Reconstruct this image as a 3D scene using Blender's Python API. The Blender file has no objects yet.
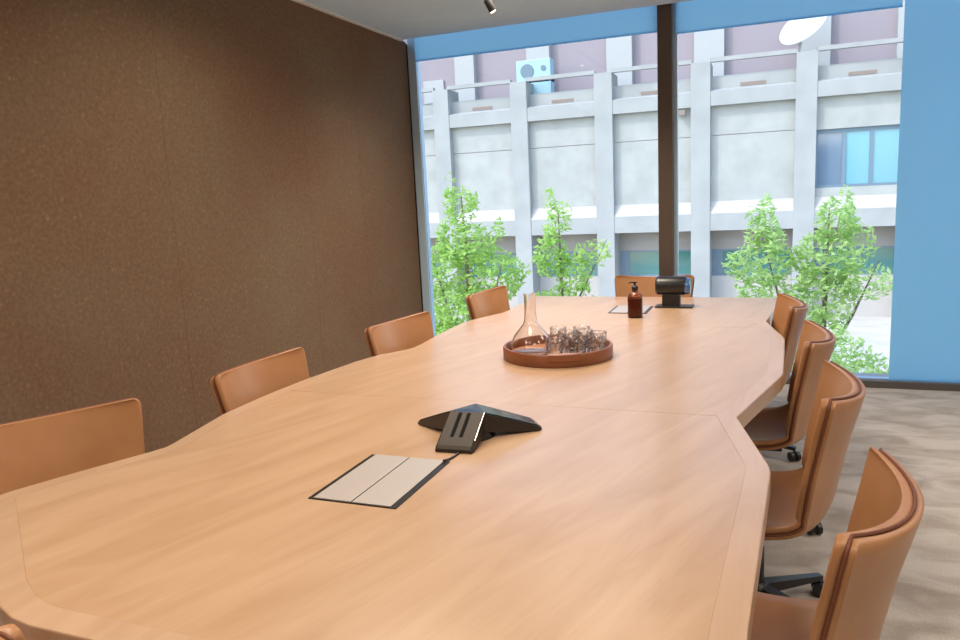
import bpy, bmesh, math, random
from mathutils import Vector, Matrix
random.seed(7)
PI = math.pi
S = bpy.context.scene
C = S.collection

# ------------------------------------------------------------------ helpers
def link(o, parent=None):
    C.objects.link(o)
    if parent is not None:
        o.parent = parent
    return o

def obj(name, bm, mat, parent=None, smooth=False):
    me = bpy.data.meshes.new(name)
    bmesh.ops.recalc_face_normals(bm, faces=bm.faces[:])
    bm.to_mesh(me); bm.free()
    if mat: me.materials.append(mat)
    if smooth:
        for p in me.polygons: p.use_smooth = True
        try: me.set_sharp_from_angle(angle=math.radians(40))
        except Exception: pass
    return link(bpy.data.objects.new(name, me), parent)

def tag(o, label, cat, group=None, kind=None):
    o['label'] = label; o['category'] = cat
    if group: o['group'] = group
    if kind: o['kind'] = kind
    return o

def thing(name, label, cat, loc=(0, 0, 0), rz=0, group=None):
    o = bpy.data.objects.new(name, None); C.objects.link(o)
    o.empty_display_size = .1
    o.location = loc; o.rotation_euler = (0, 0, rz)
    return tag(o, label, cat, group)

def struct(name, bm, mat, parent=None, smooth=False):
    o = obj(name, bm, mat, parent, smooth)
    if parent is None: o['kind'] = 'structure'
    return o

def dup(root, loc, rz, label, group=None):
    r = root.copy(); C.objects.link(r); r.location = loc; r.rotation_euler = (0, 0, rz)
    r['label'] = label
    if group: r['group'] = group
    for ch in list(root.children):
        c = ch.copy(); C.objects.link(c); c.parent = r
        for g in ch.children:
            d = g.copy(); C.objects.link(d); d.parent = c
    return r

def B(): return bmesh.new()

def box(bm, x0, x1, y0, y1, z0, z1, bev=0):
    t = bmesh.new() if bev else bm
    v = [t.verts.new((x, y, z)) for x in (x0, x1) for y in (y0, y1) for z in (z0, z1)]
    for f in ((0, 1, 3, 2), (4, 6, 7, 5), (0, 4, 5, 1), (2, 3, 7, 6), (0, 2, 6, 4), (1, 5, 7, 3)):
        t.faces.new([v[i] for i in f])
    if bev:
        bmesh.ops.bevel(t, geom=t.edges[:], offset=bev, segments=2, affect='EDGES', profile=.5)
        merge(bm, t)
    return bm

def merge(bm, t):
    me = bpy.data.meshes.new('tmp'); t.to_mesh(me); t.free()
    bm.from_mesh(me); bpy.data.meshes.remove(me)

def lathe(bm, prof, seg=32, c=(0, 0, 0), M=None):
    """prof: list (r, z) bottom to top"""
    rings = []
    for r, z in prof:
        if r < 1e-6:
            p = Vector((0, 0, z)); p = (M @ p) if M else p
            rings.append([bm.verts.new(p + Vector(c))])
        else:
            ring = []
            for i in range(seg):
                a = 2 * PI * i / seg
                p = Vector((r * math.cos(a), r * math.sin(a), z)); p = (M @ p) if M else p
                ring.append(bm.verts.new(p + Vector(c)))
            rings.append(ring)
    for a, b in zip(rings, rings[1:]):
        for i in range(seg):
            j = (i + 1) % seg
            if len(a) == 1 and len(b) == 1: continue
            if len(a) == 1: bm.faces.new((a[0], b[j], b[i]))
            elif len(b) == 1: bm.faces.new((a[i], a[j], b[0]))
            else: bm.faces.new((a[i], a[j], b[j], b[i]))
    return bm

def tube(bm, pts, rad, seg=8, closed=False, cap=True):
    pts = [Vector(p) for p in pts]; n = len(pts)
    rr = rad if isinstance(rad, (list, tuple)) else [rad] * n
    rings = []; prev = None
    for i, p in enumerate(pts):
        if closed: t = pts[(i + 1) % n] - pts[i - 1]
        else: t = pts[min(i + 1, n - 1)] - pts[max(i - 1, 0)]
        t.normalize()
        if prev is None:
            a = Vector((0, 0, 1)) if abs(t.z) < .9 else Vector((1, 0, 0))
            nrm = t.cross(a).normalized()
        else:
            nrm = (prev - t * prev.dot(t)).normalized()
        prev = nrm; b = t.cross(nrm)
        rings.append([bm.verts.new(p + (nrm * math.cos(2 * PI * k / seg) + b * math.sin(2 * PI * k / seg)) * rr[i]) for k in range(seg)])
    m = n if closed else n - 1
    for i in range(m):
        a, b = rings[i], rings[(i + 1) % n]
        for k in range(seg):
            bm.faces.new((a[k], a[(k + 1) % seg], b[(k + 1) % seg], b[k]))
    if cap and not closed:
        bm.faces.new(rings[0][::-1]); bm.faces.new(rings[-1])
    return bm

def prism(bm, poly, z0, z1, bev=0):
    t = bmesh.new()
    lo = [t.verts.new((x, y, z0)) for x, y in poly]
    hi = [t.verts.new((x, y, z1)) for x, y in poly]
    n = len(poly)
    t.faces.new(lo[::-1]); top = t.faces.new(hi)
    for i in range(n):
        t.faces.new((lo[i], lo[(i + 1) % n], hi[(i + 1) % n], hi[i]))
    if bev:
        bmesh.ops.recalc_face_normals(t, faces=t.faces[:])
        bmesh.ops.bevel(t, geom=[e for e in top.edges], offset=bev, segments=2, affect='EDGES', profile=.5)
    merge(bm, t)
    return bm

# ------------------------------------------------------------------ materials
def mat(name, col, rough=.6, metal=0, spec=.5):
    m = bpy.data.materials.new(name); m.use_nodes = True
    p = m.node_tree.nodes['Principled BSDF']
    p.inputs['Base Color'].default_value = (*col, 1)
    p.inputs['Roughness'].default_value = rough
    p.inputs['Metallic'].default_value = metal
    p.inputs['Specular IOR Level'].default_value = spec
    return m

def noisy(name, c0, c1, scale=(8, 8, 8), detail=6, rough=.7, bump=0, lo=.35, hi=.65, spec=.5, distort=0, bscale=None):
    m = mat(name, c0, rough, 0, spec); nt = m.node_tree; N = nt.nodes; L = nt.links
    p = N['Principled BSDF']
    tc = N.new('ShaderNodeTexCoord'); mp = N.new('ShaderNodeMapping'); mp.inputs['Scale'].default_value = scale
    nz = N.new('ShaderNodeTexNoise'); nz.inputs['Scale'].default_value = 1; nz.inputs['Detail'].default_value = detail
    nz.inputs['Distortion'].default_value = distort
    cr = N.new('ShaderNodeValToRGB')
    cr.color_ramp.elements[0].color = (*c0, 1); cr.color_ramp.elements[1].color = (*c1, 1)
    cr.color_ramp.elements[0].position = lo; cr.color_ramp.elements[1].position = hi
    L.new(tc.outputs['Object'], mp.inputs['Vector']); L.new(mp.outputs['Vector'], nz.inputs['Vector'])
    L.new(nz.outputs['Fac'], cr.inputs['Fac']); L.new(cr.outputs['Color'], p.inputs['Base Color'])
    if bump:
        b = N.new('ShaderNodeBump'); b.inputs['Strength'].default_value = bump; b.inputs['Distance'].default_value = .01
        src = nz
        if bscale:
            src = N.new('ShaderNodeTexNoise'); src.inputs['Scale'].default_value = bscale; src.inputs['Detail'].default_value = 3
            L.new(tc.outputs['Object'], src.inputs['Vector'])
        L.new(src.outputs['Fac'], b.inputs['Height']); L.new(b.outputs['Normal'], p.inputs['Normal'])
    return m

def wood_mat(name, c0, c1, rot, rough=.36):
    m = mat(name, c0, rough); nt = m.node_tree; N = nt.nodes; L = nt.links; p = N['Principled BSDF']
    tc = N.new('ShaderNodeTexCoord'); mr = N.new('ShaderNodeMapping'); mr.inputs['Rotation'].default_value = (0, 0, -rot)
    L.new(tc.outputs['Object'], mr.inputs['Vector'])
    mp = N.new('ShaderNodeMapping'); mp.inputs['Scale'].default_value = (1.5, 9, 3)
    n1 = N.new('ShaderNodeTexNoise'); n1.inputs['Scale'].default_value = 1.1; n1.inputs['Detail'].default_value = 7
    n1.inputs['Distortion'].default_value = 1.2
    mp2 = N.new('ShaderNodeMapping'); mp2.inputs['Scale'].default_value = (6, 150, 10)
    n2 = N.new('ShaderNodeTexNoise'); n2.inputs['Scale'].default_value = 1; n2.inputs['Detail'].default_value = 2
    ad = N.new('ShaderNodeMath'); ad.operation = 'MULTIPLY_ADD'; ad.inputs[1].default_value = .22
    cr = N.new('ShaderNodeValToRGB'); cr.color_ramp.elements[0].color = (*c0, 1); cr.color_ramp.elements[1].color = (*c1, 1)
    cr.color_ramp.elements[0].position = .42; cr.color_ramp.elements[1].position = .8
    L.new(mr.outputs['Vector'], mp.inputs['Vector']); L.new(mr.outputs['Vector'], mp2.inputs['Vector'])
    L.new(mp.outputs['Vector'], n1.inputs['Vector']); L.new(mp2.outputs['Vector'], n2.inputs['Vector'])
    L.new(n2.outputs['Fac'], ad.inputs[0]); L.new(n1.outputs['Fac'], ad.inputs[2])
    L.new(ad.outputs[0], cr.inputs['Fac']); L.new(cr.outputs['Color'], p.inputs['Base Color'])
    p.inputs['Coat Weight'].default_value = .35; p.inputs['Coat Roughness'].default_value = .22
    return m

def pane_mat(name, tint=(1, 1, 1), refl=.08):
    m = bpy.data.materials.new(name); m.use_nodes = True; nt = m.node_tree; N = nt.nodes; L = nt.links
    N.remove(N['Principled BSDF']); out = N['Material Output']
    tr = N.new('ShaderNodeBsdfTransparent'); tr.inputs['Color'].default_value = (*tint, 1)
    gl = N.new('ShaderNodeBsdfGlossy'); gl.inputs['Roughness'].default_value = .02
    fr = N.new('ShaderNodeFresnel'); fr.inputs['IOR'].default_value = 1.35
    mx = N.new('ShaderNodeMixShader')
    L.new(fr.outputs[0], mx.inputs[0]); L.new(tr.outputs[0], mx.inputs[1]); L.new(gl.outputs[0], mx.inputs[2])
    L.new(mx.outputs[0], out.inputs['Surface'])
    return m

def glass_mat(name, col=(1, 1, 1), rough=0.0, ior=1.45):
    m = mat(name, col, rough); p = m.node_tree.nodes['Principled BSDF']
    p.inputs['Transmission Weight'].default_value = 1; p.inputs['IOR'].default_value = ior
    return m

def translucent_mat(name, dcol, tcol, fac=.5):
    m = bpy.data.materials.new(name); m.use_nodes = True; nt = m.node_tree; N = nt.nodes; L = nt.links
    N.remove(N['Principled BSDF']); out = N['Material Output']
    d = N.new('ShaderNodeBsdfDiffuse'); d.inputs['Color'].default_value = (*dcol, 1)
    t = N.new('ShaderNodeBsdfTranslucent'); t.inputs['Color'].default_value = (*tcol, 1)
    mx = N.new('ShaderNodeMixShader'); mx.inputs[0].default_value = fac
    L.new(d.outputs[0], mx.inputs[1]); L.new(t.outputs[0], mx.inputs[2]); L.new(mx.outputs[0], out.inputs['Surface'])
    return m

def emit_mat(name, col, st):
    m = mat(name, col); p = m.node_tree.nodes['Principled BSDF']
    p.inputs['Emission Color'].default_value = (*col, 1); p.inputs['Emission Strength'].default_value = st
    return m

M = {}
M['wood'] = wood_mat('maple_veneer', (.430, .268, .158), (.51, .335, .215), math.radians(72), .30)
M['border'] = wood_mat('maple_border', (.445, .285, .180), (.515, .345, .230), math.radians(90), .30)
M['dark'] = mat('matte_black', (.010, .010, .011), .9, 0, .1)  # plain black for slots, pedestals and backings
M['leather'] = noisy('tan_leather', (.37, .172, .072), (.43, .205, .090), (6, 6, 6), 5, .36, .06, bscale=260)
M['leather_edge'] = mat('leather_piping', (.16, .05, .022), .55)
M['black_metal'] = mat('black_metal', (.012, .012, .014), .38)
M['black_plastic'] = mat('black_plastic', (.010, .010, .011), .35)
M['chrome'] = mat('brushed_metal', (.35, .34, .33), .3, 1)
M['lid'] = mat('hatch_lid_aluminium', (.46, .42, .40), .42, .35)
M['white'] = noisy('ceiling_paint', (.62, .77, .90), (.65, .80, .93), (3, 3, 3), 2, .9)
M['white_wall'] = mat('wall_paint', (.55, .53, .5), .9)
M['trimlight'] = mat('cove_light_paint', (.75, .72, .66), .8)  # bright cove light along the wall top put into a paler strip colour
M['mullion'] = mat('bronze_aluminium', (.095, .068, .052), .45, .1)
M['jamb'] = mat('grey_blue_aluminium', (.52, .68, .82), .4, .1)
M['sill'] = mat('dark_sill', (.10, .09, .085), .5)
M['pane'] = pane_mat('window_glass')
M['blind'] = translucent_mat('blue_blind_fabric', (.33, .62, 1.0), (.68, .90, 1.0), .82)
M['hem'] = mat('blind_hem', (.30, .50, .78), .6)
M['glass'] = glass_mat('clear_glass', (.97, .93, .89))  # faint brown of the refracted tray is put into the tint
M['tumbler'] = glass_mat('dimpled_glass')
M['amber'] = glass_mat('amber_glass', (.42, .12, .03), .08)
M['tray'] = noisy('tray_leather', (.19, .062, .024), (.25, .085, .034), (5, 5, 5), 4, .4)
M['tray_in'] = noisy('tray_lining', (.34, .15, .07), (.42, .19, .09), (9, 9, 9), 4, .5)
M['phone'] = mat('phone_bronze', (.034, .026, .020), .42, .1, .18)
M['phone_black'] = mat('phone_black', (.010, .010, .011), .2)
M['phone_silver'] = mat('phone_silver_edge', (.55, .53, .5), .22, .9)
M['lens'] = mat('blue_coated_lens', (.10, .20, .42), .08, .6)
M['concrete'] = noisy('facade_concrete', (.295, .31, .295), (.34, .355, .34), (1.3, 1.3, 1.3), 8, .85, .1)
M['panel'] = noisy('facade_panel', (.315, .33, .305), (.38, .395, .365), (2.2, 2.2, 2.2), 10, .9, .15, .3, .7)
M['pent'] = mat('lavender_render', (.29, .255, .275), .85)
M['pil'] = mat('white_pilaster', (.38, .395, .385), .8)
M['lowwall'] = mat('ground_floor_wall', (.30, .28, .25), .85)
M['plinth'] = mat('pale_stone', (.44, .42, .39), .85)
M['dkglass'] = mat('green_reflection_glass', (.06, .20, .18), .06, .0, 1)  # green of the reflected trees is put into the base colour
M['cyglass'] = mat('cyan_glass', (.09, .31, .40), .12, 0, .8)  # even cyan base colour for two upper panes
M['grglass'] = mat('grey_blue_glass', (.13, .19, .26), .10, 0, .8)
M['wframe'] = mat('window_frame_grey', (.13, .20, .25), .5)
M['vent'] = mat('vent_slot_brown', (.23, .18, .15), .7)
M['ac'] = mat('ac_pale_blue', (.30, .50, .58), .5)
M['fan'] = mat('ac_fan_grey', (.13, .19, .23), .6)
M['dish'] = mat('dish_white', (.50, .52, .52), .5)
M['paving'] = noisy('plaza_paving', (.48, .46, .43), (.58, .56, .52), (1.5, 1.5, 1.5), 6, .9)
M['leaf'] = translucent_mat('leaf_green', (.40, .58, .18), (.60, .82, .28), .45)
M['leaf2'] = translucent_mat('leaf_pale_green', (.46, .62, .26), (.62, .82, .36), .45)
M['bark'] = noisy('bark', (.16, .12, .09), (.25, .2, .16), (12, 12, 3), 5, .9)
M['lamp'] = emit_mat('spot_lens_glow', (1, .85, .72), 3)

_nt = M['tumbler'].node_tree
_v = _nt.nodes.new('ShaderNodeTexVoronoi'); _v.inputs['Scale'].default_value = 75
_tc = _nt.nodes.new('ShaderNodeTexCoord'); _b = _nt.nodes.new('ShaderNodeBump'); _b.inputs['Strength'].default_value = 1.0; _b.inputs['Distance'].default_value = .004
_nt.links.new(_tc.outputs['Object'], _v.inputs['Vector']); _nt.links.new(_v.outputs['Distance'], _b.inputs['Height'])
_nt.links.new(_b.outputs['Normal'], _nt.nodes['Principled BSDF'].inputs['Normal'])

# brown felt wall: speckled, with vertical panel joints
def felt():
    m = mat('brown_felt', (.1, .06, .03), .95, 0, .15); nt = m.node_tree; N = nt.nodes; L = nt.links; p = N['Principled BSDF']
    tc = N.new('ShaderNodeTexCoord')
    big = N.new('ShaderNodeTexNoise'); big.inputs['Scale'].default_value = 1.1; big.inputs['Detail'].default_value = 5
    fine = N.new('ShaderNodeTexNoise'); fine.inputs['Scale'].default_value = 60; fine.inputs['Detail'].default_value = 5
    L.new(tc.outputs['Object'], big.inputs['Vector']); L.new(tc.outputs['Object'], fine.inputs['Vector'])
    cr = N.new('ShaderNodeValToRGB'); e = cr.color_ramp.elements
    e[0].color = (.200, .114, .068, 1); e[0].position = .35; e[1].color = (.208, .140, .087, 1); e[1].position = .65
    L.new(big.outputs['Fac'], cr.inputs['Fac'])
    cf = N.new('ShaderNodeValToRGB'); f = cf.color_ramp.elements
    f[0].color = (.84, .84, .84, 1); f[0].position = .35; f[1].color = (1.08, 1.08, 1.08, 1); f[1].position = .66
    s = f.new(.75); s.color = (1.6, 1.55, 1.45, 1)
    L.new(fine.outputs['Fac'], cf.inputs['Fac'])
    mx = N.new('ShaderNodeMixRGB'); mx.blend_type = 'MULTIPLY'; mx.inputs[0].default_value = 1
    L.new(cr.outputs['Color'], mx.inputs[1]); L.new(cf.outputs['Color'], mx.inputs[2])
    L.new(mx.outputs[0], p.inputs['Base Color'])
    b = N.new('ShaderNodeBump'); b.inputs['Strength'].default_value = .4; b.inputs['Distance'].default_value = .004
    L.new(fine.outputs['Fac'], b.inputs['Height']); L.new(b.outputs['Normal'], p.inputs['Normal'])
    return m
M['felt'] = felt()

def carpet():
    m = mat('mottled_carpet', (.3, .25, .2), .98, 0, .1); nt = m.node_tree; N = nt.nodes; L = nt.links; p = N['Principled BSDF']
    tc = N.new('ShaderNodeTexCoord'); mp = N.new('ShaderNodeMapping'); mp.inputs['Scale'].default_value = (2.2, 4.2, 1)
    mp.inputs['Rotation'].default_value = (0, 0, .12)
    a = N.new('ShaderNodeTexNoise'); a.inputs['Scale'].default_value = 1.6; a.inputs['Detail'].default_value = 8; a.inputs['Distortion'].default_value = .8
    f = N.new('ShaderNodeTexNoise'); f.inputs['Scale'].default_value = 180; f.inputs['Detail'].default_value = 2
    L.new(tc.outputs['Object'], mp.inputs['Vector']); L.new(mp.outputs['Vector'], a.inputs['Vector']); L.new(tc.outputs['Object'], f.inputs['Vector'])
    cr = N.new('ShaderNodeValToRGB'); e = cr.color_ramp.elements
    e[0].color = (.36, .31, .27, 1); e[0].position = .34; e[1].color = (.53, .48, .44, 1); e[1].position = .62
    L.new(a.outputs['Fac'], cr.inputs['Fac'])
    mx = N.new('ShaderNodeMixRGB'); mx.blend_type = 'OVERLAY'; mx.inputs[0].default_value = .35
    L.new(cr.outputs['Color'], mx.inputs[1]); L.new(f.outputs['Fac'], mx.inputs[2]); L.new(mx.outputs[0], p.inputs['Base Color'])
    b = N.new('ShaderNodeBump'); b.inputs['Strength'].default_value = .5; b.inputs['Distance'].default_value = .006
    L.new(f.outputs['Fac'], b.inputs['Height']); L.new(b.outputs['Normal'], p.inputs['Normal'])
    return m
M['carpet'] = carpet()

# ------------------------------------------------------------------ room shell
WX, WY, CH = -2.88, 5.95, 2.80       # left wall face, glass plane, ceiling height
RX, BY = 3.0, -3.0
struct('floor', box(B(), WX - .2, RX + .2, BY - .2, WY + .12, -.25, 0), M['carpet'])
struct('ceiling', box(B(), WX - .2, RX + .2, BY - .2, 5.80, CH, 3.12), M['white'])
struct('ceiling_recess', box(B(), WX - .2, RX + .2, 5.80, WY + .15, 2.98, 3.12), M['white'])
# left wall of felt panels with fine vertical joints
bm = B(); ys = [BY, -1.9, -.7, .55, 1.8, 3.05, 4.3, 5.0, 5.90]
for a, b in zip(ys, ys[1:]):
    box(bm, WX - .03, WX, a + .0008, b - .0008, .0, CH - .002)
wl = struct('wall_left', bm, M['felt'])
struct('wall_left_backing', box(B(), WX - .2, WX - .031, BY - .2, WY + .12, 0, CH), M['dark'])
struct('wall_right', box(B(), RX, RX + .2, BY, WY + .1, 0, CH), M['white_wall'])
struct('wall_back', box(B(), WX, RX, BY - .2, BY, 0, CH), M['white_wall'])
struct('trim_1', box(B(), WX + .0005, WX + .028, BY, 5.795, CH - .012, CH - .0005), M['trimlight'])
struct('baseboard_front', box(B(), WX, RX, 5.86, 5.93, 0, .05), M['sill'])

# window: left bay, mullion, right bay, second mullion behind the lowered blind
MX0, MX1 = -.804, -.690
w1 = bpy.data.objects.new('window_1', None); C.objects.link(w1); w1['kind'] = 'structure'; w1.location = (-1.85, WY, 0)
def wpart(name, bm, m, w):
    bmesh.ops.translate(bm, verts=bm.verts[:], vec=-w.location)
    return obj(name, bm, m, w)
bm = B(); box(bm, WX + .001, WX + .070, 5.925, 6.01, .0, 2.97); wpart('window_jamb', bm, M['jamb'], w1)
bm = B(); box(bm, WX + .070, MX0, WY - .005, WY + .005, .05, 2.97); wpart('window_pane', bm, M['pane'], w1)
bm = B(); box(bm, WX + .070, MX0, 5.935, 6.0, .0, .05); wpart('window_track', bm, M['jamb'], w1)
w2 = bpy.data.objects.new('window_2', None); C.objects.link(w2); w2['kind'] = 'structure'; w2.location = (.5, WY, 0)
bm = B(); box(bm, MX1, 1.80, WY - .005, WY + .005, .05, 2.97); wpart('window_pane', bm, M['pane'], w2)
bm = B(); box(bm, MX1, RX, 5.935, 6.0, .0, .05); wpart('window_track', bm, M['jamb'], w2)
bm = B(); box(bm, 1.80, 1.90, 5.925, 6.01, .05, 2.97); wpart('window_jamb', bm, M['mullion'], w2)
bm = B(); box(bm, 1.90, RX, WY - .005, WY + .005, .05, 2.97); wpart('window_pane', bm, M['pane'], w2)
bm = B(); box(bm, MX0, MX1 - .008, 5.862, 5.94, .05, 2.97, .003)
tr = struct('trim_2', bm, M['mullion']); tr['label'] = 'dark bronze window mullion'
obj('mullion_side', box(B(), MX0, MX1 + .02, 5.941, 6.0, .0, 2.97), M['jamb'], tr)

# roller blinds
def blind(x0, x1, zb, y, label, roll_label=None):
    t = thing('roller_blind', label, 'blind', ((x0 + x1) / 2, y, zb), 0, 'blue roller blinds along the window')
    w = (x1 - x0) / 2
    bm = B(); box(bm, -w, w, -.0008, .0008, .0, 2.90 - zb); obj('blind_fabric', bm, M['blind'], t)
    bm = B(); box(bm, -w, w, -.004, .004, -.004, .010, .002); obj('hem_bar', bm, M['blind'], t)
    bm = B(); tube(bm, [(-w, 0, 2.925 - zb), (w, 0, 2.925 - zb)], .03, 16); obj('blind_roller', bm, M['white'], t, True)
    return t
blind(WX + .074, MX0 - .004, 2.638, 5.912, 'blue roller blind raised to the top, between brown wall and dark mullion')
blind(MX1 + .012, .795, 2.608, 5.912, 'blue roller blind raised to the top, just right of the dark mullion')
blind(.805, RX - .05, .058, 5.890, 'blue roller blind pulled fully down to the floor at the right')

# ------------------------------------------------------------------ conference table
TZ, TT = .74, .060
outer = [(-1.30, .888), (-.55, .885), (-.06, 1.0), (-.028, 1.06), (-.026, 1.25), (.010, 2.02), (.006, 2.07), (-.095, 2.504), (.050, 3.10), (.056, 3.15),
         (.072, 3.85), (.064, 3.93), (.022, 4.14), (-.016, 4.36), (.028, 4.75), (.045, 5.262),
         (-1.627, 5.297), (-1.634, 4.97), (-1.630, 4.80), (-1.618, 4.66), (-1.630, 4.52), (-1.722, 4.27), (-1.749, 4.14), (-1.750, 3.95), (-1.735, 3.66), (-1.722, 3.50), (-1.722, 3.40), (-1.740, 3.34),
         (-1.819, 3.207), (-1.862, 3.05), (-1.900, 2.72), (-1.912, 2.504), (-1.912, 2.35), (-1.905, 2.16), (-1.838, 1.83), (-1.834, 1.79), (-1.850, 1.74), (-1.93, 1.547),
         (-1.995, 1.37), (-2.0, 1.335), (-1.97, 1.29), (-1.50, .96), (-1.417, .917), (-1.36, .897)]
def inset(poly, d):
    n = len(poly); out = []
    for i in range(n):
        p0, p, p1 = Vector(poly[i - 1]), Vector(poly[i]), Vector(poly[(i + 1) % n])
        e0 = (p - p0).normalized(); e1 = (p1 - p).normalized()
        n0 = Vector((-e0.y, e0.x)); n1 = Vector((-e1.y, e1.x))
        m = (n0 + n1).normalized(); k = d / max(.5, m.dot(n0))
        out.append(tuple(p + m * k))
    return out
inner = inset(outer, .062)
tbl = thing('conference_table', 'long light maple conference table with zigzag edges and tan leather chairs around it', 'table', (-.92, 3.1, 0))
tl = Vector((-.92, 3.1, 0))
def tobj(name, bm, m, parent=tbl, smooth=False):
    bmesh.ops.translate(bm, verts=bm.verts[:], vec=-tl)
    return obj(name, bm, m, parent, smooth)
def idx(pt): return min(range(len(outer)), key=lambda i: (Vector(outer[i]) - Vector(pt)).length)
R1i, R2i = idx((-.095, 2.504)), idx((.022, 4.14)); L1i, L2i = idx((-1.912, 2.504)), idx((-1.749, 4.14))
n = len(outer)
def rng(a, b):
    r = [a]
    while r[-1] != b: r.append((r[-1] + 1) % n)
    return r
g = .0012
mods = [rng(L1i, R1i), rng(R1i, R2i) + rng(L2i, L1i), rng(R2i, L2i)]
for k, ids in enumerate(mods):
    poly = []
    for i in ids:
        x, y = inner[i]
        if i in (R1i, L1i): y = 2.504 + (-g if k == 0 else g)
        if i in (R2i, L2i): y = 4.14 + (-g if k == 1 else g)
        poly.append((x, y))
    bm = B(); prism(bm, poly, TZ - TT, TZ, .0008); tobj('tabletop_panel', bm, M['wood'])
for a, b in ((L1i, R1i), (R1i, R2i), (R2i, L2i), (L2i, L1i)):
    ids = rng(a, b); bm = B()
    poly = [outer[i] for i in ids] + [inner[i] for i in reversed(ids)]
    poly = [Vector(p) for p in poly]
    # quads strip extruded
    t = B(); gi = [(Vector(inner[i]) - Vector(outer[i])) * .9985 + Vector(outer[i]) for i in ids]
    top_o = [t.verts.new((outer[i][0], outer[i][1], TZ)) for i in ids]; top_i = [t.verts.new((p.x, p.y, TZ)) for p in gi]
    bot_o = [t.verts.new((outer[i][0], outer[i][1], TZ - TT)) for i in ids]; bot_i = [t.verts.new((p.x, p.y, TZ - TT)) for p in gi]
    for q in range(len(ids) - 1):
        t.faces.new((top_o[q], top_o[q + 1], top_i[q + 1], top_i[q])); t.faces.new((bot_o[q], bot_i[q], bot_i[q + 1], bot_o[q + 1]))
        t.faces.new((top_o[q], bot_o[q], bot_o[q + 1], top_o[q + 1])); t.faces.new((top_i[q], top_i[q + 1], bot_i[q + 1], bot_i[q]))
    for q in (0, len(ids) - 1): t.faces.new((top_o[q], top_i[q], bot_i[q], bot_o[q]))
    bmesh.ops.recalc_face_normals(t, faces=t.faces[:])
    es = [e for e in t.edges if len(e.link_faces) == 2 and all(v in set(top_o) for v in e.verts)]
    bmesh.ops.bevel(t, geom=es, offset=.004, segments=2, affect='EDGES', profile=.5)
    merge(bm, t)
    tobj('edge_border', bm, M['border'])
for yc in (1.75, 3.35, 4.75):
    bm = B(); box(bm, -1.25, -.55, yc - .22, yc + .22, .0, .675, .01); tobj('pedestal', bm, M['dark'])

def hatch(x0, x1, y0, y1):
    bm = B(); box(bm, x0, x1, y0, y1, TZ + .0003, TZ + .0025); o = tobj('cable_hatch', bm, M['black_plastic'])
    o['label'] = 'black framed cable hatch with two grey lids'
    xm = (x0 + x1) / 2; e = .016
    for a, b in ((x0 + e, xm - .002), (xm + .002, x1 - e)):
        bm = B(); box(bm, a, b, y0 + .003, y1 - .003, TZ + .0026, TZ + .0056, .001)
        bmesh.ops.translate(bm, verts=bm.verts[:], vec=-tl); obj('hatch_lid', bm, M['lid'], o)
hatch(-1.118, -.860, 1.545, 1.885)
hatch(-.94, -.70, 4.55, 4.84)

# ------------------------------------------------------------------ chairs
def crom(P, t):
    n = len(P) - 1; x = min(max(t, 0), 1) * n; i = min(int(x), n - 1); f = x - i
    p0, p1, p2, p3 = P[max(i - 1, 0)], P[i], P[i + 1], P[min(i + 2, n)]
    return tuple(.5 * (2 * b + (c - a) * f + (2 * a - 5 * b + 4 * c - d) * f * f + (3 * b - a - 3 * c + d) * f ** 3) for a, b, c, d in zip(p0, p1, p2, p3))
#        y     z    halfwidth  forward curl
PROF = [(.245, .355, .222, .000), (.215, .386, .242, .006), (.10, .390, .258, .016), (-.02, .386, .262, .026), (-.125, .392, .260, .040),
        (-.192, .420, .256, .056), (-.224, .485, .256, .070), (-.244, .58, .264, .076), (-.266, .69, .274, .078), (-.288, .775, .284, .084), (-.305, .842, .288, .088)]
def shell_pt(s, u, dn=0, shrink=0):
    y, z, hw, k = crom(PROF, s)
    e = 1e-3
    a, b = crom(PROF, max(0, s - e)), crom(PROF, min(1, s + e))
    ty, tz = b[0] - a[0], b[1] - a[1]; l = math.hypot(ty, tz); ty /= l; tz /= l
    ny, nz = tz, -ty                      # towards the sitter: up on the seat, forward on the back
    # round the free corners
    total = 1.0; de = (1 - s) * total; r = .050
    if de < r: hw -= .036 * (1 - math.sqrt(max(0, 1 - ((r - de) / r) ** 2)))
    if s < .06: hw -= .06 * .6 - .6 * math.sqrt(max(0, .06 ** 2 - (.06 - s) ** 2))
    hw -= shrink
    off = k * abs(u) ** 2.1 + dn
    return Vector((hw * u, y + ny * off, z + nz * off))
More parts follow.
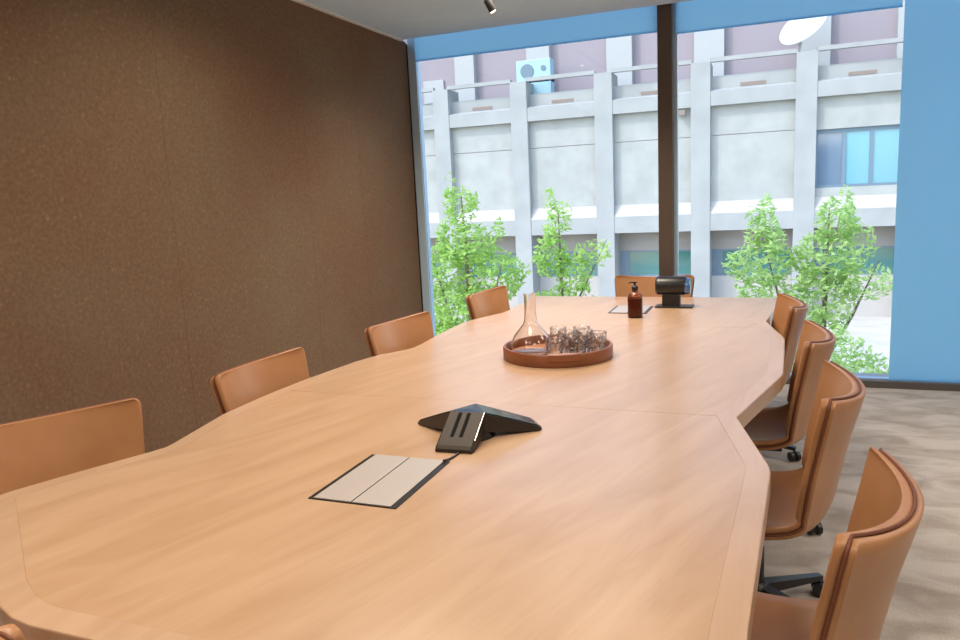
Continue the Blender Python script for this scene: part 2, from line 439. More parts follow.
def build_layer(d0, d1, shrink, bev):
    """closed slab between the offsets d0 and d1 with a rounded rim"""
    NU = 16
    ss = [i / 34 * .92 for i in range(35)] + [.92 + .08 * (1 - (1 - k / 12) ** 1.6) for k in range(1, 13)]
    NS = len(ss) - 1
    uu = [-1 + 2 * j / NU for j in range(NU + 1)]
    bm = B()
    def grid(d, b):
        e = b * 1.0
        return [[bm.verts.new(shell_pt(e + s * (1 - 2 * e), u, d, shrink + b)) for u in uu] for s in ss]
    def rim(G): return [G[0][j] for j in range(NU + 1)] + [G[i][NU] for i in range(1, NS + 1)] + [G[NS][j] for j in range(NU - 1, -1, -1)] + [G[i][0] for i in range(NS - 1, 0, -1)]
    def ring(d, b):
        e = b; P = lambda s, u: bm.verts.new(shell_pt(e + s * (1 - 2 * e), u, d, shrink + b))
        return [P(ss[0], u) for u in uu] + [P(ss[i], 1) for i in range(1, NS + 1)] + [P(ss[NS], uu[j]) for j in range(NU - 1, -1, -1)] + [P(ss[i], -1) for i in range(NS - 1, 0, -1)]
    A = grid(d0, bev); Z = grid(d1, bev)
    for i in range(NS):
        for j in range(NU):
            bm.faces.new((A[i][j], A[i][j + 1], A[i + 1][j + 1], A[i + 1][j])); bm.faces.new((Z[i][j], Z[i + 1][j], Z[i + 1][j + 1], Z[i][j + 1]))
    R = [rim(A), ring(d0 + bev * .3, bev * .3), ring(d0 + bev, 0), ring(d1 - bev, 0), ring(d1 - bev * .3, bev * .3), rim(Z)]
    q = len(R[0])
    for a, b in zip(R, R[1:]):
        for i in range(q): bm.faces.new((a[i], b[i], b[(i + 1) % q], a[(i + 1) % q]))
    return bm

def make_chair(label, group):
    t = thing('office_chair', label, 'chair', (0, 0, 0), 0, group)
    obj('leather_shell', build_layer(-.017, -.001, 0, .007), M['leather'], t, True)
    obj('seat_cushion', build_layer(.002, .024, .003, .010), M['leather'], t, True)
    NS = 110; pts = [shell_pt(0, -1 + 2 * j / 16, .0005, .002) for j in range(17)] + [shell_pt(i / NS, 1, .0005, .002) for i in range(1, NS + 1)] + \
        [shell_pt(1, 1 - 2 * j / 16, .0005, .002) for j in range(1, 17)] + [shell_pt(1 - i / NS, -1, .0005, .002) for i in range(1, NS)]
    o = obj('piping', tube(B(), pts, .0042, 6, True), M['leather_edge'], t, True); o['label'] = 'dark brown piping seam'
    bm = B(); box(bm, -.10, .10, -.12, .12, .345, .368, .006); obj('seat_mechanism', bm, M['black_metal'], t)
    bm = B(); lathe(bm, [(0, .10), (.027, .10), (.027, .25), (.018, .25), (.018, .345), (0, .345)], 20); obj('gas_column', bm, M['black_metal'], t, True)
    bm = B(); lathe(bm, [(0, .07), (.042, .07), (.045, .11), (.03, .125), (0, .125)], 20)
    hub = obj('base_hub', bm, M['black_metal'], t, True)
    for k in range(5):
        a = 2 * PI * k / 5 + .47; d = Vector((math.cos(a), math.sin(a), 0)); p = Vector((-d.y, d.x, 0))
        bm = B(); v = []
        for r, w, z0, z1 in ((.03, .022, .075, .115), (.29, .013, .062, .080)):
            c = d * r
            v.append([bm.verts.new(c + p * sx * w + Vector((0, 0, zz))) for sx, zz in ((-1, z0), (1, z0), (1, z1), (-1, z1))])
        for q in range(4): bm.faces.new((v[0][q], v[0][(q + 1) % 4], v[1][(q + 1) % 4], v[1][q]))
        bm.faces.new(v[0][::-1]); bm.faces.new(v[1])
        obj('base_leg', bm, M['black_metal'], t)
        bm = B(); c = d * .285; a2 = a + .9; ax = Vector((math.cos(a2), math.sin(a2), 0))
        for sgn in (-1, 1):
            tube(bm, [c + ax * (sgn * .008) + Vector((0, 0, .0265)), c + ax * (sgn * .026) + Vector((0, 0, .0265))], .0262, 14)
        tube(bm, [c + Vector((0, 0, .03)), c + Vector((0, 0, .066))], .007, 8)
        obj('caster', bm, M['black_plastic'], t, True)
    return t

G = 'tan leather chairs around the conference table'
chair0 = make_chair('tan leather swivel chair nearest the camera on the right side of the table', G)
def chord(cx, cy, th, y=-.232):
    """origin of a chair whose back-top corners are centred on (cx, cy)"""
    return (cx + math.sin(th) * y, cy - math.cos(th) * y)
def place(cx, cy, deg, label, first=False, dz=0):
    th = math.radians(deg); x, y = chord(cx, cy, th)
    if first:
        chair0.location = (x, y, 0); chair0.rotation_euler = (0, 0, th); return chair0
    return dup(chair0, (x, y, 0), th, label, G)
# local +Y is the way the sitter faces; origin = chord + facing*.232
def chord(cx, cy, th, d=.226):
    return (cx - math.sin(th) * d, cy + math.cos(th) * d)
place(.203, 1.648, 78, '', True)
place(.195, 2.575, 86, 'tan leather swivel chair on the right side of the table, second from the camera')
place(.170, 3.42, 88, 'tan leather swivel chair on the right side of the table, third from the camera')
place(.098, 4.315, 95, 'brown leather swivel chair at the far right corner of the table')
place(-2.19, 1.665, -118, 'tan leather chair by the brown wall, cut off by the left picture edge')
place(-1.995, 2.50, -91, 'tan leather chair by the brown wall, second from the camera on the left side')
place(-1.875, 3.53, -98, 'tan leather swivel chair on the left side, just before the end of the brown wall')
place(-1.80, 4.68, -95, 'reddish brown leather swivel chair on the left side, standing before the leafy window')
place(-.795, 5.53, 180, 'tan leather swivel chair at the far end of the table under the dark mullion')
place(-1.37, .705, 0, 'tan leather chair at the near end of the table, only its back edge showing')

# ------------------------------------------------------------------ things on the table
# star-shaped conference phone
ph = thing('conference_phone', 'black three-legged conference phone on the table behind the cable hatch', 'phone', (-.893, 2.135, TZ))
def phone_leg(ang, L, w0, w1, m, name):
    d = Vector((math.cos(ang), math.sin(ang), 0)); p = Vector((-d.y, d.x, 0)); bm = B(); rings = []
    for r, w, zt, zb in ((.034, w0, .086, .022), (L * .5, (w0 + w1) / 2, .058, .010), (L - .012, w1, .020, .0), (L, w1 * .96, .012, .002)):
        c = d * r; bv = .006
        rings.append([bm.verts.new(c + p * a + Vector((0, 0, z))) for a, z in ((-w, zb), (w, zb), (w, zt - bv), (w - bv, zt), (-w + bv, zt), (-w, zt - bv))])
    for a, b in zip(rings, rings[1:]):
        for q in range(6): bm.faces.new((a[q], a[(q + 1) % 6], b[(q + 1) % 6], b[q]))
    bm.faces.new(rings[0][::-1]); bm.faces.new(rings[-1])
    hubpts.extend([v.co.copy() for v in rings[0]])
    return obj(name, bm, m, ph)
hubpts = []
fa = math.radians(-86)
o = phone_leg(fa, .178, .060, .060, M['phone'], 'phone_arm'); o['label'] = 'bronze front arm with two black slots'
phone_leg(fa + math.radians(121), .225, .058, .048, M['phone_black'], 'phone_arm')
phone_leg(fa - math.radians(121), .225, .058, .048, M['phone_black'], 'phone_arm')
dv = Vector((math.cos(fa), math.sin(fa), 0)); pv = Vector((-dv.y, dv.x, 0))
for q in (-1, 1):
    bm = B(); v = []
    for sgn in (-1, 1):
        for r in (.038, .134):
            z = .0844 if r < .05 else .0358
            v.append(bm.verts.new(dv * r + pv * (q * .0145 - .004 + sgn * .0062) + Vector((0, 0, z))))
    f = bm.faces.new((v[0], v[1], v[3], v[2])); r_ = bmesh.ops.extrude_face_region(bm, geom=[f]); 
    bmesh.ops.translate(bm, verts=[x for x in r_['geom'] if isinstance(x, bmesh.types.BMVert)], vec=(0, 0, -.006))
    obj('speaker_slot', bm, M['dark'], ph)
bm = B(); v = []
for sgn in (0, 1):
    for r in (.03, .14): v.append(bm.verts.new(dv * r + pv * (.050 + sgn * .0085) + Vector((0, 0, (.0862 if r < .05 else .0310) - sgn * .001))))
f = bm.faces.new((v[0], v[1], v[3], v[2])); r_ = bmesh.ops.extrude_face_region(bm, geom=[f])
bmesh.ops.translate(bm, verts=[x for x in r_['geom'] if isinstance(x, bmesh.types.BMVert)], vec=(0, 0, -.004))
obj('silver_edge', bm, M['phone_silver'], ph)
bm = B(); lathe(bm, [(0, .0), (.08, .0), (.08, .004), (.07, .022), (0, .022)], 24); obj('phone_foot', bm, M['phone_black'], ph, True)
bm = B()
for p in hubpts + [Vector((0, 0, .0885))]: bm.verts.new(p)
bmesh.ops.convex_hull(bm, input=bm.verts[:]); obj('phone_hub', bm, M['phone_black'], ph)
# its cable to the hatch
bm = B(); tube(bm, [(-.862, 1.985, TZ + .0125), (-.862, 1.965, TZ + .004), (-.863, 1.93, TZ + .0035), (-.868, 1.90, TZ + .004), (-.872, 1.884, TZ + .006), (-.873, 1.87, TZ + .0095)], .0032, 8)
tag(obj('phone_cable', bm, M['black_plastic'], None, True), 'short black cable from the conference phone to the cable hatch', 'cable')

# round tray with carafe and tumblers
TX, TY, TR = -.925, 3.315, .252
ty = thing('serving_tray', 'round brown leather serving tray holding the flask and tumblers', 'tray', (TX, TY, TZ))
bm = B(); lathe(bm, [(0, .0), (TR, .0), (TR + .004, .006), (TR + .004, .052), (TR, .058), (TR - .008, .058), (TR - .012, .052), (TR - .012, .012), (0, .012)], 64); obj('tray_rim', bm, M['tray'], ty, True)
bm = B(); lathe(bm, [(0, .0122), (TR - .0125, .0122), (TR - .0125, .0142), (0, .0142)], 64); obj('tray_lining', bm, M['tray_in'], ty, True)
bm = B(); a0 = math.radians(-68 - 90 + 90)
seg = []
for q in range(13):
    a = a0 + math.radians(-16 + 32 * q / 12); seg.append([bm.verts.new((r * math.cos(a), r * math.sin(a), z)) for r, z in ((TR + .0045, .030), (TR + .010, .032), (TR + .010, .060), (TR - .010, .064), (TR - .012, .0585), (TR + .0045, .0585))])
for a, b in zip(seg, seg[1:]):
    for q in range(6): bm.faces.new((a[q], a[(q + 1) % 6], b[(q + 1) % 6], b[q]))
bm.faces.new(seg[0][::-1]); bm.faces.new(seg[-1])
o = obj('tray_handle', bm, M['tray'], ty, True)
zt = TZ + .0143
ca = thing('glass_carafe', 'tall clear glass flask with narrow neck at the left of the tray', 'carafe', (-1.045, 3.29, zt))
bm = B()
oP = [(0, 0), (.085, .0), (.098, .006), (.102, .02), (.100, .04), (.082, .085), (.050, .125), (.034, .145), (.029, .165), (.027, .20), (.027, .275), (.031, .285)]
iP = [(.029, .285), (.0248, .275), (.0248, .20), (.0268, .165), (.0318, .145), (.0478, .124), (.079, .084), (.097, .04), (.099, .02), (.095, .010), (.085, .005), (0, .005)]
lathe(bm, oP + iP, 40); obj('flask_body', bm, M['glass'], ca, True)
def tumbler_mesh():
    bm = B()
    lathe(bm, [(0, 0), (.030, 0), (.034, .004), (.038, .04), (.041, .095), (.0395, .096), (.0375, .094), (.0348, .04), (.031, .012), (0, .010)], 24)
    return bm
tum = None
spots = [(-.900, 3.175, 'clear glass tumbler on the tray, beside the flask at the front'), (-.795, 3.175, 'clear glass tumbler at the front right of the tray'),
         (-.735, 3.262, 'clear glass tumbler at the right rim of the tray'), (-.845, 3.270, 'clear glass tumbler in the middle of the tray'),
         (-.742, 3.362, 'clear glass tumbler at the back right of the tray'), (-.895, 3.370, 'clear glass tumbler at the back of the tray, right of the flask'),
         (-.815, 3.400, 'clear glass tumbler behind the middle one on the tray'), (-.850, 3.490, 'clear glass tumbler at the far edge of the tray'), (-.960, 3.460, 'clear glass tumbler at the back of the tray, behind the flask')]
for x, y, lb in spots:
    if tum is None:
        tum = obj('glass_tumbler', tumbler_mesh(), M['tumbler'], None, True); o = tum
    else:
        o = tum.copy(); C.objects.link(o)
    o.location = (x, y, zt); tag(o, lb, 'glass', 'tumblers on the round tray')

# amber bottle with a pump
bo = thing('pump_bottle', 'small amber bottle with black pump top near the far end of the table', 'bottle', (-.748, 4.42, TZ))
bm = B(); lathe(bm, [(0, 0), (.040, 0), (.044, .004), (.044, .120), (.040, .136), (.026, .148), (.017, .154), (.017, .162), (0, .162)], 28); obj('bottle_body', bm, M['amber'], bo, True)
bm = B(); lathe(bm, [(0, .006), (.038, .006), (.0385, .112), (0, .112)], 24); obj('bottle_contents', bm, mat('amber_liquid', (.20, .055, .018), .3), bo, True)
bm = B(); lathe(bm, [(0, .163), (.0195, .163), (.0195, .185), (.014, .190), (.006, .191), (.006, .204), (.013, .205), (.013, .214), (0, .214)], 20)
tube(bm, [(0, 0, .210), (-.02, -.005, .211), (-.036, -.009, .205)], .004, 8); obj('pump', bm, M['black_plastic'], bo, True)

# conference camera
vc = thing('conference_camera', 'black conference camera with blue lens end on the far end of the table', 'camera', (-.565, 4.83, TZ))
bm = B(); box(bm, -.12, .115, -.055, .055, 0, .010, .003); obj('camera_base', bm, M['black_plastic'], vc)
bm = B(); prism(bm, [(-.075, -.035), (.036, -.035), (.036, .035), (-.075, .035)], .010, .085, .004); obj('camera_neck', bm, M['black_plastic'], vc)
bm = B(); t = B()
tube(t, [(-.115, 0, 0), (-.105, 0, 0), (.06, 0, 0), (.075, 0, 0)], [.054, .063, .063, .056], 28)
merge(bm, t)
bmesh.ops.scale(bm, vec=(1, 1.0, .95), verts=bm.verts[:]); bmesh.ops.translate(bm, verts=bm.verts[:], vec=(0, 0, .138))
obj('camera_body', bm, M['black_plastic'], vc, True)
bm = B(); tube(bm, [(.072, -.008, .135), (.094, -.010, .133), (.098, -.010, .133)], [.054, .052, .042], 24); o = obj('camera_lens', bm, M['lens'], vc, True); o['label'] = 'blue glossy lens end'

# ------------------------------------------------------------------ ceiling track and spotlights
SPX = -1.70
bm = B(); box(bm, SPX - .018, SPX + .018, .3, 4.80, CH - .022, CH - .0005, .002)
tag(obj('light_track', bm, M['black_metal']), 'black ceiling track carrying the small spotlight', 'light track')
def make_spot():
    t = thing('spotlight', 'small black ceiling spotlight at the top of the picture, left of the mullion', 'spotlight', (SPX, 4.72, CH - .022), 0, 'spotlights on the ceiling track')
    bm = B(); box(bm, -.014, .014, -.03, .03, -.014, 0, .002); obj('track_adapter', bm, M['black_metal'], t)
    bm = B(); tube(bm, [(0, 0, -.014), (0, 0, -.045)], .006, 8); obj('stem', bm, M['black_metal'], t, True)
    R = Matrix.Rotation(math.radians(28), 4, 'Y') @ Matrix.Rotation(math.radians(-22), 4, 'X')
    R = Matrix.Rotation(math.radians(-24), 4, 'Y') @ Matrix.Rotation(math.radians(16), 4, 'X')
    bm = B(); lathe(bm, [(0, .028), (.020, .028), (.024, .022), (.024, -.055), (.020, -.055), (.018, -.045), (0, -.045)], 24, (0, 0, -.07), R); obj('spot_head', bm, M['black_metal'], t, True)
    bm = B(); lathe(bm, [(0, -.064), (.014, -.061), (.0195, -.056), (.0195, -.052), (0, -.050)], 24, (0, 0, -.07), R); obj('lamp_lens', bm, M['lamp'], t, True)
    return t
make_spot()

WARM = (1.0, .86, .70)
def lamp(name, x, y, power, size=.7, z=CH - .03, col=WARM, sy=None, spread=122):
    l = bpy.data.lights.new(name, 'AREA'); l.shape = 'RECTANGLE' if sy else 'DISK'; l.size = size
    if sy: l.size_y = sy
    l.energy = power; l.color = col; l.spread = math.radians(spread)
    o = bpy.data.objects.new(name, l); C.objects.link(o); o.location = (x, y, z)
    return o
for x, y, p, sp in ((-1.9, .6, 15, 150), (-.8, .5, 6, 150), (1.0, .6, 12, 150), (-1.9, -1.2, 8, 150), (.9, -1.2, 8, 150), (1.9, 2.2, 12, 150), (1.9, 4.2, 14, 150),
                    (-.95, 2.3, 7, 122), (-1.0, 4.4, 17, 122), (-1.7, 3.0, 13, 150), (-1.8, 4.9, 10, 122)):
    lamp('ceiling_fill', x, y, p * 1.32, .9, spread=sp)  # unseen area lights without fixtures, added to brighten table, wall and floor

# ------------------------------------------------------------------ outside: plaza, ledge, building across
GZ = -2.3
struct('ground', box(B(), -30, 25, 6.4, 40, GZ - .3, GZ), M['paving'])
struct('ledge', box(B(), WX - .4, RX + .4, WY + .125, 6.4, GZ, -.02), M['plinth'])

FY = 22.0
bd = thing('office_building', 'pale concrete office building with square bays across the plaza, seen through the window', 'building', (-3, FY, GZ))
bl = Vector((-3, FY, GZ))
def fpart(name, bm, m, parent=bd, smooth=False):
    bmesh.ops.translate(bm, verts=bm.verts[:], vec=-bl)
    return obj(name, bm, m, parent, smooth)
cols = [-14.8, -12.2, -9.67, -7.12, -4.56, -1.86, .82, 3.46, 6.1, 8.7]
X0, X1 = cols[0] - .26, cols[-1] + .26
HW = .26; RC = .22
for i, c in enumerate(cols):
    bm = B(); box(bm, c - HW, c + HW, FY, FY + .9, GZ, 4.80, .01); fpart('column', bm, M['concrete'])
for a, b in zip(cols, cols[1:]):
    x0, x1 = a + HW, b - HW; last = abs(a - .82) < .1
    bm = B(); box(bm, x0, x1, FY + .02, FY + .9, 3.63, 4.02); fpart('beam', bm, M['concrete'])
    bm = B(); box(bm, x0, x1, FY + .02, FY + .9, .22, .70); fpart('beam', bm, M['concrete'])
    bm = B(); v = [bm.verts.new(p) for x in (x0, x1) for p in ((x, FY + .02, 4.02), (x, FY + .30, 4.09), (x, FY + .30, 4.02))]
    for f in ((0, 1, 2), (3, 5, 4), (0, 3, 4, 1), (1, 4, 5, 2), (0, 2, 5, 3)): bm.faces.new([v[q] for q in f])
    fpart('ledge', bm, M['pil'])
    # sloped sill
    bm = B(); v = [bm.verts.new(p) for x in (x0, x1) for p in ((x, FY + .02, .70), (x, FY + RC, 1.03), (x, FY + RC, .70))]
    for f in ((0, 1, 2), (3, 5, 4), (0, 3, 4, 1), (1, 4, 5, 2), (0, 2, 5, 3)): bm.faces.new([v[q] for q in f])
    fpart('sill', bm, M['plinth'])
    if not last:
        bm = B(); box(bm, x0, x1, FY + RC, FY + .5, .70, 2.832); fpart('wall_panel', bm, M['panel'])
        bm = B(); box(bm, x0, x1, FY + RC - .004, FY + .5, 2.848, 3.63); fpart('wall_panel', bm, M['panel'])
        bm = B(); box(bm, x0, x1, FY + RC + .03, FY + .5, 2.832, 2.848); fpart('panel_joint', bm, M['vent'])
    else:
        bm = B(); box(bm, x0, x1, FY + RC, FY + .5, .70, 1.27); fpart('wall_panel', bm, M['panel'])
        bm = B(); box(bm, x0, x1, FY + RC, FY + .5, 2.80, 3.63); fpart('wall_panel', bm, M['panel'])
        bm = B(); yy = FY + RC + .12
        for u0, u1, z0, z1 in ((x0, x1, 1.27, 1.34), (x0, x1, 2.70, 2.80), (x0, x0 + .06, 1.34, 2.70), (1.73, 1.82, 1.34, 2.70), (2.38, 2.47, 1.34, 2.70), (x1 - .06, x1, 1.34, 2.70)):
            box(bm, u0, u1, yy - .04, yy + .06, z0, z1)
        wf = fpart('window_frame', bm, M['wframe'])
        for u0, u1, mm in ((x0 + .06, 1.73, 'grglass'), (1.82, 2.38, 'cyglass'), (2.47, x1 - .06, 'cyglass')):
            bm = B(); box(bm, u0, u1, yy, yy + .02, 1.34, 2.70); fpart('window_pane', bm, M[mm], wf)
        bm = B(); box(bm, x0, x1, yy + .07, FY + .8, 1.27, 2.80); fpart('room_behind', bm, M['dark'])
    # terrace parapet
    bm = B(); box(bm, x0, x1, FY + .30, FY + .40, 4.02, 4.44); fpart('curb_wall', bm, M['concrete'])
    bm = B(); box(bm, x0 - .02, x1 + .02, FY + .04, FY + .20, 4.79, 4.90); fpart('rail', bm, M['concrete'])
    m_ = (x0 + x1) / 2; bm = B(); box(bm, m_ - .32, m_ + .34, FY + .285, FY + .31, 4.12, 4.21); fpart('vent_slot', bm, M['vent'])
    # ground floor, set back under the beam
    yb = FY + .75
    bm = B(); box(bm, x0, x1, yb, yb + .3, -.36, .22); fpart('lintel_wall', bm, M['lowwall'])
    bm = B(); box(bm, x0, x1, yb, yb + .3, GZ, -1.14); fpart('plinth_wall', bm, M['plinth'])
    bm = B()
    for u0, u1, z0, z1 in ((x0, x1, -1.14, -1.09), (x0, x1, -.41, -.36), (x0, x0 + .3, -1.09, -.41), (m_ + .13, m_ + .18, -1.09, -.41), (x1 - .05, x1, -1.09, -.41)):
        box(bm, u0, u1, yb + .02, yb + .12, z0, z1)
    wf = fpart('window_frame', bm, M['wframe'])
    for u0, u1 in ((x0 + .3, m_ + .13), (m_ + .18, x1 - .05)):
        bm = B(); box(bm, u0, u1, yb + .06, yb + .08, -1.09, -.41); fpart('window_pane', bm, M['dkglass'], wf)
    bm = B(); box(bm, x0, x1, yb + .13, yb + .3, -1.14, -.36); fpart('room_behind', bm, M['dark'])
bm = B(); box(bm, X0, X1, FY + .9, 30, 3.6, 4.02); fpart('terrace_floor', bm, M['concrete'])
bm = B(); box(bm, X0, X1, FY + .9, 30, GZ, 3.6); fpart('building_core', bm, M['lowwall'])
PY = 24.2
bm = B(); box(bm, X0, X1, PY, 30, 4.02, 8.5); fpart('penthouse_wall', bm, M['pent'])
k = (PY - .25) / FY
for x0, x1 in ((-9.13, -8.5), (-6.82, -6.12), (-4.44, -3.72), (-2.03, -1.25), (.62, 1.36), (2.88, 3.6), (5.3, 6.0), (-11.7, -11.0)):
    bm = B(); box(bm, x0 * k, x1 * k, PY - .25, PY, 4.02, 8.5); fpart('pilaster', bm, M['pil'])
bm = B(); box(bm, -10.3 * k, -9.6 * k, PY - .06, PY, 4.7, 5.45, .01); fpart('wall_panel_box', bm, M['pil'])
bm = B(); box(bm, -2.44, -2.26, FY - .02, FY + .10, 3.42, 3.58, .02); fpart('wall_light', bm, M['vent'])

# air conditioner and satellite dish on the terrace
ac = thing('air_conditioner', 'pale blue air conditioning unit with round fan on the terrace across', 'air conditioner', (-6.82, 22.75, 4.02))
bm = B(); box(bm, -.24, .52, 0, .42, .0, .95, .02); obj('ac_cabinet', bm, M['ac'], ac)
bm = B(); box(bm, -.57, .52, .0, .42, .80, 1.50, .02); obj('ac_housing', bm, M['ac'], ac)
bm = B(); tube(bm, [(-.22, .03, 1.17), (-.22, -.03, 1.17)], .21, 28); obj('fan_grille', bm, M['fan'], ac, True)
bm = B(); tube(bm, [(.30, .03, 1.22), (.30, -.02, 1.22)], .085, 20); obj('fan_grille', bm, M['fan'], ac, True)
sd = thing('satellite_dish', 'white satellite dish tilted above the parapet of the building across', 'satellite dish', (.62, 22.62, 4.02))
Rd = Vector((-.48, -.62, .62)).to_track_quat('Z', 'Y').to_matrix().to_4x4()
bm = B(); pr = []
for q in range(9): r = .66 * q / 8; pr.append((r, .22 * (r / .66) ** 2))
pr2 = [(r, z - .025) for r, z in pr]
lathe(bm, pr2[:1] + pr2[1:] + pr[::-1], 36, (.20, 0, 1.40), Rd); obj('dish_reflector', bm, M['dish'], sd, True)
bm = B(); tube(bm, [(0, .1, 0), (0, .1, .9), (.06, .06, 1.2)], .05, 10); obj('dish_mast', bm, M['dish'], sd, True)

# ------------------------------------------------------------------ trees and shrubs
def leaf_cloud(bm, blobs, n, size):
    tot = sum(b[3] * b[4] * b[5] * (b[6] if len(b) > 6 else 1) for b in blobs)
    for b in blobs:
        cx, cy, cz, rx, ry, rz = b[:6]; dens = b[6] if len(b) > 6 else 1
        m = int(n * rx * ry * rz * dens / tot)
        for _ in range(m):
            while True:
                p = Vector((random.uniform(-1, 1), random.uniform(-1, 1), random.uniform(-1, 1)))
                if p.length <= 1: break
            p = p * (p.length ** -.25 if p.length > .05 else 1)
            c = Vector((cx + p.x * rx, cy + p.y * ry, cz + p.z * rz))
            s = size * random.uniform(.6, 1.25)
            a = Vector((random.gauss(0, 1), random.gauss(0, 1), random.gauss(0, .6))).normalized()
            q = a.cross(Vector((random.gauss(0, .6), random.gauss(0, .6), 1))).normalized()
            nn = a.cross(q) * s * .12
            v = [bm.verts.new(c - a * s), bm.verts.new(c + q * s * .42 + nn), bm.verts.new(c + a * s), bm.verts.new(c - q * s * .42 + nn)]
            bm.faces.new((v[0], v[1], v[2])); bm.faces.new((v[0], v[2], v[3]))
    return bm
def tree(name, label, cat, loc, trunks, blobs, n, size, m, group):
    t = thing(name, label, cat, loc, 0, group)
    bm = B(); tube(bm, trunks[0][0], trunks[0][1], 8); obj('trunk', bm, M['bark'], t, True)
    for pts, rad in trunks[1:]:
        bm = B(); tube(bm, pts, rad, 6); obj('branch', bm, M['bark'], t, True)
    bm = B(); leaf_cloud(bm, blobs, n, size); obj('foliage', bm, m, t)
    return t
GT = 'young trees outside the window'
h = -GZ
def spray(blobs, k):
    """small leafy sprigs scattered round the bigger masses so the outline stays loose"""
    out = list(blobs)
    for _ in range(k):
        b = random.choice(blobs); a = random.uniform(0, 2 * PI); e = random.uniform(-.5, 1.2)
        out.append((b[0] + math.cos(a) * b[3] * 1.05, b[1] + math.sin(a) * b[4] * .7, b[2] + math.sin(e) * b[5], .10, .10, random.uniform(.12, .25), 1.6))
    return out
tree('tree', 'bright green leafy tree outside the left window, close to the brown wall', 'tree', (-4.1, 10, GZ),
     [([(0, 0, 0), (.02, 0, 1.5), (-.02, .02, 2.8), (-.05, 0, 3.85)], [.07, .05, .03, .008]),
      ([(0, 0, 1.2), (-.35, .1, 2.0), (-.6, .1, 2.9)], [.035, .025, .006]), ([(0, 0, 1.5), (.4, -.1, 2.2), (.55, -.05, 2.9)], [.03, .02, .006])],
     spray([(-.05, 0, h + 1.32, .17, .17, .38), (.05, 0, h + .80, .40, .35, .32), (-.42, 0, h + .45, .38, .36, .42), (.35, .1, h + .35, .45, .4, .42), (-.1, 0, h - .2, .72, .5, .45), (-.45, .0, h - .8, .55, .5, .5), (.35, -.1, h - .85, .6, .5, .5), (0, 0, h - 1.5, .8, .55, .5)], 34), 11000, .056, M['leaf'], GT)
tree('tree', 'slender green tree outside the left window, behind the flask', 'tree', (-2.95, 11.2, GZ),
     [([(0, 0, 0), (-.05, 0, 1.4), (-.08, 0, 2.6), (-.1, 0, 3.5)], [.05, .035, .02, .006]),
      ([(-.05, 0, 1.7), (.35, .1, 2.5), (.62, .1, 3.05)], [.022, .014, .005])],
     spray([(-.10, 0, h + 1.12, .14, .14, .30), (-.22, 0, h + .55, .30, .26, .36), (.12, 0, h + .25, .30, .26, .3), (.45, .1, h + .55, .26, .2, .22, .7), (-.15, 0, h - .35, .42, .34, .42), (.45, 0, h - .35, .34, .3, .25, .6), (.85, .1, h - .62, .4, .3, .16, .8), (-.1, 0, h - 1.1, .5, .4, .4)], 26), 4200, .056, M['leaf'], GT)
tree('tree', 'loose pale green tree outside the right window, left of the lowered blind', 'tree', (.62, 10.2, GZ),
     [([(0, 0, 0), (.0, 0, 1.2), (.03, 0, 2.4), (.05, 0, 3.45)], [.06, .045, .028, .006]),
      ([(0, 0, 1.3), (-.45, .05, 2.1), (-.72, .05, 3.1)], [.03, .02, .005]), ([(0, 0, 1.4), (.35, .05, 2.1), (.62, 0, 2.8)], [.025, .018, .005])],
     spray([(.12, 0, h + 1.0, .24, .24, .28), (.05, 0, h + .55, .42, .34, .34), (-.70, 0, h + .92, .12, .12, .28), (-.72, 0, h + .48, .42, .3, .30, .9), (-.62, 0, h + .08, .38, .3, .2, .8), (.42, 0, h + .22, .40, .3, .24, .7), (.05, 0, h + .0, .35, .3, .4, .8), (-.1, 0, h - .5, .35, .3, .4, .5), (-1.0, 0, h - .42, .42, .3, .18, .8)], 30), 4700, .054, M['leaf2'], GT)
GS = 'shrubs below the right window'
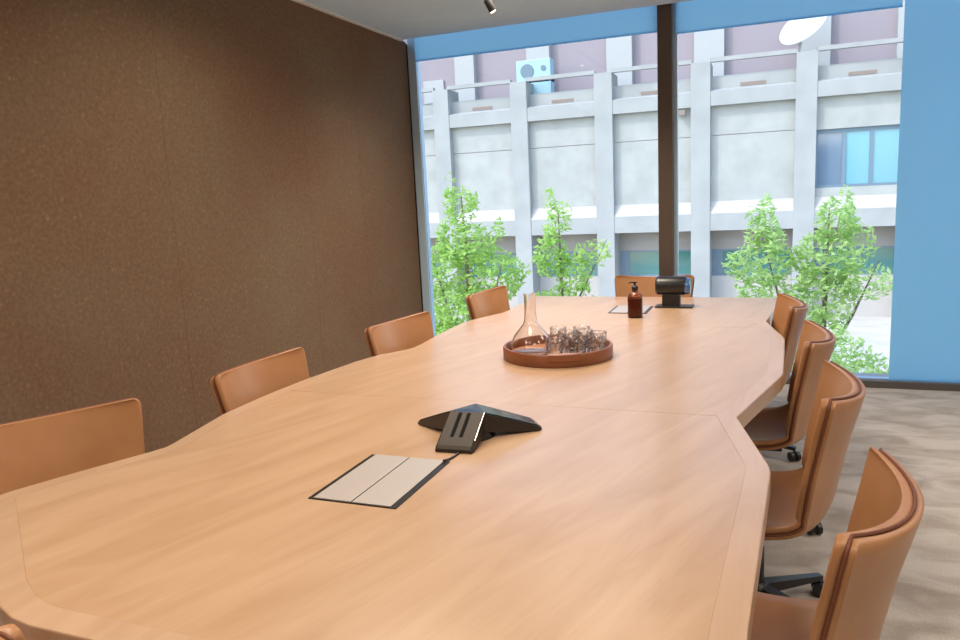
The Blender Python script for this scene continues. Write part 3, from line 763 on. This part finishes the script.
for i, (x, y, z, r, lb) in enumerate(((.70, 9.0, 1.15, .72, 'pale green shrub outside, low beside the bottom of the lowered blind'), (2.5, 9.2, .85, .7, 'green shrub outside, behind the lowered blue blind'), (-1.15, 9.1, .62, .7, 'pale green shrub outside, behind the right-hand chairs'))):
    t = thing('shrub', lb, 'shrub', (x, y, GZ), 0, GS)
    bm = B(); leaf_cloud(bm, spray([(0, 0, z - .1, r, .6, z * .95), (-.3, -.1, z + .25, .4, .4, .4), (.3, .1, z + .35, .4, .4, .4)], 10), 4200, .05); obj('foliage', bm, M['leaf2'], t)
    bm = B(); tube(bm, [(0, 0, 0), (0, 0, z)], [.03, .01], 6); obj('stem', bm, M['bark'], t)

# ------------------------------------------------------------------ sun, sky
sun = bpy.data.lights.new('sun', 'SUN'); sun.energy = 1.55; sun.angle = math.radians(.6); sun.color = (1, .97, .92)
so = bpy.data.objects.new('sun', sun); C.objects.link(so)
so.rotation_euler = Vector((.22, .24, -.36)).to_track_quat('-Z', 'Y').to_euler()
W = bpy.data.worlds.new('world'); S.world = W; W.use_nodes = True
nt = W.node_tree; bg = nt.nodes['Background']; sk = nt.nodes.new('ShaderNodeTexSky')
sk.sky_type = 'NISHITA'; sk.sun_disc = False; sk.sun_elevation = math.radians(50); sk.sun_rotation = math.radians(210)
nt.links.new(sk.outputs[0], bg.inputs[0]); bg.inputs[1].default_value = .47

# ------------------------------------------------------------------ camera
yaw, pitch, roll, F = -0.376199666, -0.165243329, -0.0483360883, 744.064543
cy, sy, cp, sp = math.cos(yaw), math.sin(yaw), math.cos(pitch), math.sin(pitch)
fw = Vector((sy * cp, cy * cp, sp)); r = Vector((cy, -sy, 0)); u = r.cross(fw)
r2 = math.cos(roll) * r + math.sin(roll) * u; u2 = -math.sin(roll) * r + math.cos(roll) * u
cam = bpy.data.cameras.new('camera'); cam.sensor_width = 36; cam.lens = F / 960 * 36; cam.clip_end = 200
co = bpy.data.objects.new('camera', cam); C.objects.link(co)
mw = Matrix.Identity(4)
for i in range(3): mw[i][0] = r2[i]; mw[i][1] = u2[i]; mw[i][2] = -fw[i]
mw[0][3], mw[1][3], mw[2][3] = 0, 0, 1.5
co.matrix_world = mw
S.camera = co
S.view_settings.view_transform = 'Standard'; S.view_settings.look = 'None'
S.view_settings.exposure = .35; S.view_settings.gamma = 1; S.view_settings.use_curve_mapping = False
try:
    S.cycles.use_denoising = True; S.cycles.max_bounces = 10; S.cycles.transparent_max_bounces = 16; S.cycles.caustics_refractive = True; S.cycles.sample_clamp_indirect = 6
except Exception: pass
